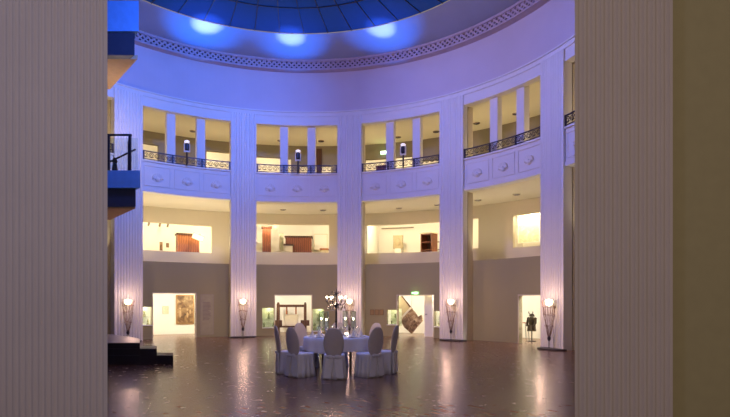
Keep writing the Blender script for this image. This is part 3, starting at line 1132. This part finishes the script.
RBK = 12.19
t, wd, h = hung('oil_painting', 'large brown framed oil painting of pale figures, in the leftmost doorway', 'painting', 176, 194, 294.8, 324, RBK, 'paint1')
bm = B()
for (x, z, s) in ((-0.22, 0.45, 0.30), (0.1, 0.40, 0.22), (0.22, 0.55, 0.18)):
    ball(bm, (x, -0.035, z * h / 1.3), s * 0.28, 8, 8, (0.7, 0.15, 2.0)); ball(bm, (x, -0.035, (z + 0.24) * h / 1.3), 0.045, 8, 6, (1, 0.3, 1.1))
link('painted_figures', bm, mat('pale_paint', (0.45, 0.30, 0.15), 0.6), t)
hung('small_picture', 'small faint picture on the white wall left of the oil painting', 'picture', 162.5, 168.5, 306, 314, RBK, 'mapp', 'paper', 0.03, 0.03, part='print')
# text panel beside the doorway
t, wd, h = hung('text_panel', 'tall grey text panel on the wall right of the oil painting doorway', 'panel', 200.5, 213.5, 294.5, 334.5, RG - 0.001, mat('panel_grey', (0.40, 0.36, 0.22), 0.8), mat('panel_grey_edge', (0.40, 0.34, 0.28), 0.8), 0.015, 0.015, part='board')
bm = B()
rnd = random.Random(5)
for k in range(14):
    z = h - 0.35 - k * 0.055
    box(bm, -wd / 2 + 0.09, -wd / 2 + 0.09 + rnd.uniform(0.22, 0.34), -0.0105, -0.0095, z, z + 0.02)
link('text_lines', bm, mat('panel_text', (0.24, 0.19, 0.15), 0.8), t)

# three small wooden plaques
for k, l in enumerate(('left', 'middle', 'right')):
    x = 370.2 + k * 4.7
    hung('wall_plaque', l + ' of the three small tan plaques on the taupe wall behind the table', 'plaque', x, x + 4.0, 309.5, 315, RG - 0.001, mat('tan_plaque', (0.34, 0.22, 0.09), 0.6), mat('tan_plaque_edge', (0.24, 0.15, 0.06), 0.6), 0.02, 0.03, 'three plaques', part='plate')


# showcases set in the wall
def showcase(h, label, m, kind):
    pm = (h[0] + h[1]) / 2
    wd = (h[1] - h[0]) * (RG + 0.3)
    t = thing('showcase', label, 'showcase', polar(pm, RG + 0.23, h[2]), -pm, 'lit wall showcases')
    hh = h[3] - h[2]
    bm = B(); box(bm, -wd / 2, wd / 2, 0.32, 0.34, -0.05, hh + 0.05); box(bm, -wd / 2, wd / 2, 0, 0.34, -0.07, -0.05); link('case_lining', bm, m, t)
    bm = B(); box(bm, -wd / 2, wd / 2, -0.04, -0.03, 0.002, hh - 0.002); link('glass_pane', bm, 'glass', t)
    bm = B(); box(bm, -wd / 2, wd / 2, 0.05, 0.3, hh * 0.42, hh * 0.42 + 0.012); link('shelf', bm, 'glass', t)
    rnd = random.Random(kind)
    nm = ('ceramic_jar', 'small_figure')[kind % 2]
    for k in range(3):
        x = -wd / 3 + k * wd / 3
        z = -0.049 if k % 2 == 0 else hh * 0.42 + 0.014
        s = rnd.uniform(0.8, 1.15) * hh / 0.7
        bm = B()
        lathe(bm, [(0.04 * s, 0), (0.055 * s, 0.03 * s), (0.03 * s, 0.13 * s), (0.045 * s, 0.19 * s), (0.012 * s, 0.25 * s)], (0, 0, 0), 10)
        o = link(nm, bm, 'green' if kind in (2, 3, 4) else 'stone')
        o.location = t.matrix_basis @ Vector((x, 0.17, z)) if False else Vector(t.location) + Matrix.Rotation(-pm, 3, 'Z') @ Vector((x, 0.17, z))
        pos = ('left', 'centre', 'right')[k]
        tag(o, 'small exhibit at the ' + pos + ' of the ' + label.replace('lit ', ''), 'exhibit', 'small exhibits in the wall showcases')
    light('showcase_light', 'POINT', polar(pm, RG + 0.40, h[3] - 0.05), 2.6, (1, 0.88, 0.6), 0.02)


showcase(n1, 'lit showcase left of the oil painting doorway', 'roomw', 1)
showcase(n2, 'lit showcase left of the dark timber frame doorway', 'mapp', 3)
showcase(n2b, 'lit showcase behind the glass cylinders on the table', 'mapp', 2)
showcase(n3, 'lit showcase left of the tilted relief doorway', 'mapp', 4)
showcase(n3b, 'lit showcase right of the tilted relief doorway', 'mapp', 5)

# timber frame in the second doorway
rr = 10.9
xm = 291.5
loc, rz = frame_at(xm, rr)
dd = depth_at(xm, rr)
k_ = dd / F
t = thing('timber_frame', 'dark wooden post-and-beam frame like a loom, standing in the middle doorway', 'wooden frame', (loc.x, loc.y, 0), rz)
zt = EYE + (HOR - 304.5) * k_
W2 = 13.5 * k_
for sx in (-1, 1):
    for y0 in (0, 0.45):
        bm = B(); box(bm, sx * W2 - 0.06, sx * W2 + 0.06, y0 - 0.05, y0 + 0.05, 0.001, zt - 0.08 + 0.1); ball(bm, (sx * W2, y0, zt + 0.05), 0.05, 8, 6); link('post', bm, 'dwood', t)
bm = B(); box(bm, -W2 + 0.06, W2 - 0.06, -0.04, 0.04, zt - 0.12, zt - 0.01); box(bm, -W2 + 0.06, W2 - 0.06, 0.41, 0.49, zt - 0.12, zt - 0.01); link('top_beam', bm, 'dwood', t)
for sx in (-1, 1):
    bm = B(); box(bm, sx * W2 - 0.2, sx * W2 + 0.2, -0.09, -0.051, 0.36, 0.62); link('side_board', bm, 'dwood', t)
bm = B(); box(bm, -W2 + 0.06, W2 - 0.06, -0.03, 0.03, 0.28, 0.36); link('lower_beam', bm, 'dwood', t)
bm = B(); box(bm, -0.3, 0.3, 0.1, 0.14, 0.37, 0.86); link('pale_board', bm, 'paper', t)
for sx in (-0.22, 0.2):
    bm = B(); box(bm, sx - 0.035, sx + 0.035, 0.04, 0.09, 0.88, zt - 0.12); link('hanging_slat', bm, 'owood', t)

# tilted reliefs in the third doorway
rr = 10.45
loc, rz = frame_at(411, rr)
k_ = depth_at(411, rr) / F
zc = EYE + (HOR - 321.3) * k_
t = thing('tilted_relief', 'lower diamond-shaped brown relief in the bright exit sign doorway', 'relief', (loc.x, loc.y, zc), rz, 'tilted reliefs')
def diamond(pts, th0, th1):
    bm = B()
    f = [bm.verts.new((x * k_, th0, z * k_)) for x, z in pts]
    g = [bm.verts.new((x * k_, th1, z * k_)) for x, z in pts]
    bm.faces.new(f); bm.faces.new(g[::-1])
    for k in range(len(pts)):
        bm.faces.new((f[k], f[(k + 1) % len(pts)], g[(k + 1) % len(pts)], g[k]))
    return bm
link('panel', diamond([(-11.5, 2), (0, 13.5), (4, 9.5), (7.5, 4.5), (11, 6.5), (12.5, 1), (6, -6), (1, -12.5), (-7, -6)], -0.05, 0.05), 'relief', t)
link('border', diamond([(-12, 2), (0, 14.6), (1.2, 13), (-9.9, 1.6)], -0.075, -0.051), 'paper', t)
bm = B(); box(bm, -0.16, 0.2, -0.10, -0.051, -0.14, 0.16, Matrix.Rotation(0.7, 4, 'Y')); link('raised_square', bm, 'relief', t)
bm = B(); tube(bm, (0, 0.06, 0.35), (0, 0.06, 2.05 - zc + 0.05), 0.004, n=4); link('hanging_wire', bm, 'dark', t)
loc, rz = frame_at(405, rr + 0.15)
zc2 = EYE + (HOR - 307) * k_
t = thing('tilted_relief', 'upper tan relief slab with a slanting dark edge, left in the exit sign doorway', 'relief', (loc.x, loc.y, zc2), rz, 'tilted reliefs')
link('panel', diamond([(-8, 11), (-3, 10.6), (8.2, -2.5), (-4, -12.2), (-8, -12)], -0.04, 0.04), 'carve', t)
link('border', diamond([(-3.6, 11), (-2.2, 11), (8.9, -2.3), (7.8, -3.2)], -0.06, -0.041), 'dwood', t)
bm = B(); tube(bm, (-0.2, 0.05, 0.4), (-0.2, 0.05, 2.1 - zc2), 0.004, n=4); link('hanging_wire', bm, 'dark', t)
# white door leaf on the right of the doorway
loc, rz = frame_at(428.6, RG + 0.36)
bm = B(); box(bm, -0.19, 0.19, 0, 0.04, 0.01, 1.8); o = struct('door_1', bm, 'roomw', loc=loc, rotz=rz)
bm = B(); tube(bm, (-0.14, -0.05, 0.95), (-0.04, -0.05, 0.95), 0.012); tube(bm, (-0.14, 0, 0.95), (-0.14, -0.05, 0.95), 0.01); link('door_handle', bm, 'chrome', o)
# exit sign
loc, rz = frame_at(415.3, RG - 0.02)
k_ = depth_at(415.3, RG) / F
t = thing('exit_sign', 'glowing green and white exit sign above the third doorway', 'sign', (loc.x, loc.y, EYE + (HOR - 295.0) * k_), rz)
bm = B(); box(bm, -0.15, 0.15, -0.05, 0.019, 0.03, 0.13); link('housing', bm, 'signg', t)
bm = B()
box(bm, -0.03, 0.12, -0.056, -0.051, 0.045, 0.118)
box(bm, -0.13, -0.07, -0.056, -0.051, 0.075, 0.095)
v = [bm.verts.new(p) for p in ((-0.07, -0.054, 0.055), (-0.04, -0.054, 0.085), (-0.07, -0.054, 0.115))]
bm.faces.new(v)
link('pictogram', bm, 'signw', t)
light('exit_sign_light', 'POINT', polar(phi_at(415.3, RG), RG - 0.25, EYE + (HOR - 291) * k_), 0.5, (0.6, 1, 0.4), 0.03)

# suit of armour in the fourth doorway
rr = 10.75
loc, rz = frame_at(531.8, rr)
k_ = depth_at(531.8, rr) / F
t = thing('suit_of_armour', 'dark suit of armour with a two-horned helmet on a pole, in the rightmost doorway', 'armour', (loc.x, loc.y, 0), rz)
zt = EYE + (HOR - 311.5) * k_
s = (zt - 0.42) / 1.0
z = lambda q: 0.42 + q * s
bm = B(); lathe(bm, [(0.16, 0.001), (0.16, 0.02), (0.02, 0.03), (0.02, z(0.3))], n=14); link('pole', bm, 'dark', t)
bm = B(); lathe(bm, [(0.08, z(0.26)), (0.12, z(0.34)), (0.13, z(0.52)), (0.15, z(0.62)), (0.10, z(0.69)), (0.05, z(0.71))], n=16, sy=0.7); link('cuirass', bm, 'armour', t, True)
for k in range(5):
    a = k * 2 * pi / 5
    bm = B()
    c = Vector((0.11 * cos(a), 0.08 * sin(a), 0))
    tube(bm, c + Vector((0, 0, z(0.30))), c * 1.15 + Vector((0, 0, z(-0.05))), 0.045, 0.06, 6)
    link('tasset', bm, 'armour2', t)
for sx in (-1, 1):
    bm = B()
    ball(bm, (sx * 0.15, 0, z(0.62)), 0.06, 10, 8, (1, 1, 0.9))
    tube(bm, (sx * 0.16, 0, z(0.60)), (sx * 0.18, -0.03, z(0.40)), 0.045, 0.04)
    tube(bm, (sx * 0.18, -0.03, z(0.40)), (sx * 0.15, -0.10, z(0.22)), 0.045, 0.03)
    link('sleeve', bm, 'armour', t)
bm = B(); lathe(bm, [(0.055, z(0.72)), (0.12, z(0.745)), (0.09, z(0.80)), (0.075, z(0.86)), (0.02, z(0.89))], n=14); link('helmet', bm, 'armour', t, True)
for sx in (-1, 1):
    bm = B(); path(bm, [(sx * 0.05, -0.05, z(0.84)), (sx * 0.09, -0.06, z(0.92)), (sx * 0.085, -0.06, z(1.0))], 0.014, 6); link('horn', bm, 'armour', t)
# slender side table left of the armour
loc, rz = frame_at(523.8, 11.0)
t = thing('side_table', 'thin-legged little table left of the suit of armour', 'table', loc, rz)
bm = B(); box(bm, -0.18, 0.18, -0.12, 0.12, 0.66, 0.69); link('tabletop', bm, 'owood', t)
for sx, sy in ((-1, -1), (-1, 1), (1, -1), (1, 1)):
    bm = B(); tube(bm, (sx * 0.13, sy * 0.09, 0.66), (sx * 0.17, sy * 0.1, 0.001), 0.01); link('leg', bm, 'dark', t)


# ------------------------------------------------------------------ middle storey exhibits
def cabinet(name, label, x0, x1, ytop, r, m, dp=0.5, doors=2, legs=False, cat='cabinet', ztop=None):
    xm = (x0 + x1) / 2
    loc, rz = frame_at(xm, r)
    wd = (polar(phi_at(x1, r), r) - polar(phi_at(x0, r), r)).length
    zt = z_at(ytop, xm, r) - Z2
    t = thing(name, label, cat, (loc.x, loc.y, Z2 + 0.001), rz)
    bm = B(); box(bm, -wd / 2, wd / 2, 0, dp, 0.0, zt - 0.08); link('body', bm, m, t)
    bm = B(); box(bm, -wd / 2 - 0.05, wd / 2 + 0.05, -0.06, dp, zt - 0.08, zt); link('cornice', bm, 'dwood', t)
    for k in range(doors):
        xa = -wd / 2 + wd * k / doors + 0.02
        xb = -wd / 2 + wd * (k + 1) / doors - 0.02
        bm = B(); box(bm, xa, xb, -0.025, -0.001, 0.15, zt - 0.14)
        box(bm, xa + 0.08, xb - 0.08, -0.04, -0.026, 0.25, zt - 0.26)
        d = link('door', bm, m, t)
        bm = B(); ball(bm, (xb - 0.04 if k % 2 == 0 else xa + 0.04, -0.04, zt * 0.7), 0.02, 6, 4); link('knob', bm, 'gold', d)
    return t


cabinet('wardrobe', 'orange-brown wooden cupboard in the leftmost middle-storey window', 177.5, 199.5, 233.5, 13.6, 'owood', 0.6, 2)
t, wd, h = hung('sloping_board', 'pale board leaning at the top of the orange-brown cupboard', 'board', 191, 203, 234, 240, 13.35, 'roomw', 'paper', 0.03, 0.04, part='sheet')
t.rotation_euler = (0, 0.35, t.rotation_euler[2])
for k in range(2):
    hung('wall_print', ('left' if k == 0 else 'right') + ' small dark print in the bright left part of the leftmost middle window', 'print',
         159.5 + 6.5 * k, 162.5 + 6.5 * k, 242 + k * 1, 250.5 - k * 3, 15.0 if k == 0 else 15.0, 'relief', 'ink', 0.02, 0.04, 'small prints', part='print')
for px, l in ((149, 'left'), (160, 'middle'), (168, 'right')):
    d = 15.0
    loc, rz = frame_at(px, 14.6)
    t = thing('track_spotlight', l + ' ceiling track spotlight in the leftmost middle-storey window', 'spotlight', (loc.x, loc.y, ZS), rz, 'track spotlights')
    bm = B(); tube(bm, (0, 0, -0.001), (0, 0, -0.42), 0.015); link('stem', bm, 'chrome', t)
    bm = B(); tube(bm, (0, -0.02, -0.42), (0, 0.14, -0.52), 0.05, 0.06, 10); link('lamp_head', bm, 'chrome', t)

cabinet('tall_cabinet', 'tall reddish-brown carved cabinet at the left of the second middle-storey window', 262.3, 271, 226, 13.2, 'wood', 0.5, 1)
t = cabinet('wide_cabinet', 'wide dark reddish-brown cabinet in the second middle-storey window', 285.5, 311.5, 236.0, 13.9, 'wood', 0.6, 3)
cabinet('low_cream_plinth', 'cream box standing before the left end of the wide reddish cabinet', 284.5, 292.5, 244.0, 13.4, 'roomw', 0.3, 1, cat='plinth')
loc, rz = frame_at(276, 12.9)
bm = B(); box(bm, -0.13, 0.13, 0, 0.3, 0.001, ZS - Z2 - 0.002)
o = link('room_pillar', bm, 'roomw', loc=(loc.x, loc.y, Z2), rotz=rz); tag(o, 'square cream pillar between the two reddish cabinets', 'pillar')
hung('white_chart', 'narrow white chart right of the cream pillar, second middle-storey window', 'chart', 279.5, 283.5, 233, 250, 14.2, 'mapp', 'paper', 0.02, 0.03, part='sheet')
hung('lit_panel', 'bright white panel at the right of the second middle-storey window', 'panel', 314, 327.5, 234, 250, 15.4, 'roomw', 'paper', 0.03, 0.04, part='sheet')
loc, rz = frame_at(324, 13.6)
t = thing('carved_chest', 'small tan chest at the lower right of the second middle-storey window', 'chest', (loc.x, loc.y, Z2 + 0.001), rz)
zz = z_at(248.3, 324, 13.6) - Z2
bm = B(); box(bm, -0.2, 0.2, 0, 0.35, 0, zz - 0.08); link('body', bm, 'stone', t)
bm = B(); box(bm, -0.22, 0.22, -0.02, 0.37, zz - 0.08, zz); link('lid', bm, 'owood', t)

# third window: bracket, picture rail, stone relief, open bookcase
loc, rz = frame_at(369.5, 15.0)
zz = z_at(237, 369.5, 15.0)
t = thing('carved_bracket', 'dark carved bracket at the left of the third middle-storey window', 'bracket', (loc.x, loc.y, zz), rz)
bm = B(); box(bm, -0.28, 0.2, 0, 0.25, 0, 0.09); link('shelf', bm, 'dwood', t)
bm = B(); tube(bm, (-0.05, 0.1, 0), (0.14, 0.1, -0.35), 0.11, 0.03, 8); link('corbel', bm, 'dwood', t)
loc, rz = frame_at(398, 15.3)
zz = z_at(228, 398, 15.3)
bm = B(); box(bm, -0.9, 0.85, -0.02, 0.02, -0.03, 0.03)
o = link('picture_rail', bm, 'ink', loc=(loc.x, loc.y, zz), rotz=rz); tag(o, 'thin dark rail high on the white wall, third middle-storey window', 'rail')
loc, rz = frame_at(398, 14.6)
z0, z1 = z_at(248.5, 398, 14.6), z_at(235.3, 398, 14.6)
t = thing('stone_relief', 'pale square carved stone on a pedestal in the third middle-storey window', 'sculpture', (loc.x, loc.y, Z2 + 0.001), rz)
bm = B(); box(bm, -0.16, 0.16, 0, 0.2, 0, z0 - Z2); link('pedestal', bm, 'roomw', t)
bm = B(); box(bm, -0.26, 0.24, 0, 0.14, z0 - Z2 + 0.001, z1 - Z2)
ball(bm, (0, 0, (z0 + z1) / 2 - Z2), 0.17, 10, 8, (0.9, 0.3, 1.2)); link('carving', bm, 'carve', t)
loc, rz = frame_at(426, 13.6)
zt = z_at(233.5, 426, 13.6) - Z2
wd = 13.5 * depth_at(426, 13.6) / F
t = thing('open_bookcase', 'reddish-brown shelved cupboard with open shelves, right of the third middle-storey window', 'bookcase', (loc.x, loc.y, Z2 + 0.001), rz - 0.35)
bm = B(); box(bm, -wd / 2, -wd / 2 + 0.05, 0, 0.5, 0, zt); box(bm, wd / 2 - 0.05, wd / 2, 0, 0.5, 0, zt); link('side_panel', bm, 'wood', t)
bm = B(); box(bm, -wd / 2 + 0.05, wd / 2 - 0.05, 0.46, 0.5, 0, zt); link('back_panel', bm, 'dwood', t)
for q in range(6):
    zq = zt - 0.06 - q * 0.38
    bm = B(); box(bm, -wd / 2 + 0.05, wd / 2 - 0.05, 0, 0.46, zq, zq + 0.04); link('shelf', bm, 'wood', t)
bm = B(); box(bm, -wd / 2 - 0.04, wd / 2 + 0.04, -0.04, 0.5, zt, zt + 0.05); link('cornice', bm, 'paper', t)
loc, rz = frame_at(437.2, 14.6)
t = thing('white_rack', 'white barred rack right of the shelved reddish cupboard', 'rack', (loc.x, loc.y, Z2 + 0.001), rz)
zt = z_at(240, 436.5, 14.0) - Z2
bm = B(); box(bm, -0.2, -0.16, 0, 0.04, 0, zt); box(bm, 0.16, 0.2, 0, 0.04, 0, zt); link('upright', bm, 'ink', t)
for q in range(4):
    bm = B(); box(bm, -0.16, 0.16, 0, 0.03, zt - 0.06 - q * 0.2, zt - q * 0.2); link('bar', bm, 'roomw' if q % 2 else 'ink', t)
# fourth window: pale map
hung('pale_map', 'pale green and white mottled map hanging in the rightmost middle-storey window', 'map', 518, 540, 214, 243, 13.4, 'mapp', 'roomw', 0.04, 0.04, part='sheet')

# upper gallery: green glowing lamp
loc, rz = frame_at(383.5, 12.2)
t = thing('green_exit_lamp', 'small greenish glowing lamp on the upper gallery wall above the exit sign doorway', 'lamp', (loc.x, loc.y, z_at(152.5, 383.5, 12.2)), rz)
bm = B(); box(bm, -0.13, 0.13, -0.03, 0.03, -0.06, 0.06); link('lit_face', bm, 'signw', t)
bm = B(); box(bm, -0.15, 0.15, 0.03, 0.07, -0.08, 0.08); link('housing', bm, 'signg', t)
light('green_lamp_light', 'POINT', polar(phi_at(383.5, 11.9), 11.9, z_at(152.5, 383.5, 11.9) + 0.1), 2.0, (0.6, 1, 0.4), 0.03)
# dark door and red chest at upper gallery
hx = hole(316.5, 322, 149, 175, RB)
bm = B(); arc(bm, RB - 0.05, RB - 0.002, Z3 + 0.002, hx[3], hx[0], hx[1]); struct('door_2', bm, 'dwood')
loc, rz = frame_at(381, 10.0)
bm = B(); box(bm, -0.22, 0.22, 0, 0.35, 0.0, z_at(166.5, 381, 10.0) - Z3); box(bm, -0.25, 0.25, -0.03, 0.38, z_at(166.5, 381, 10.0) - Z3, z_at(166.5, 381, 10.0) - Z3 + 0.04)
o = link('small_bookcase', bm, 'wood', loc=(loc.x, loc.y, Z3 + 0.001), rotz=rz); tag(o, 'dark red cupboard behind the railing above the exit sign doorway', 'cupboard')
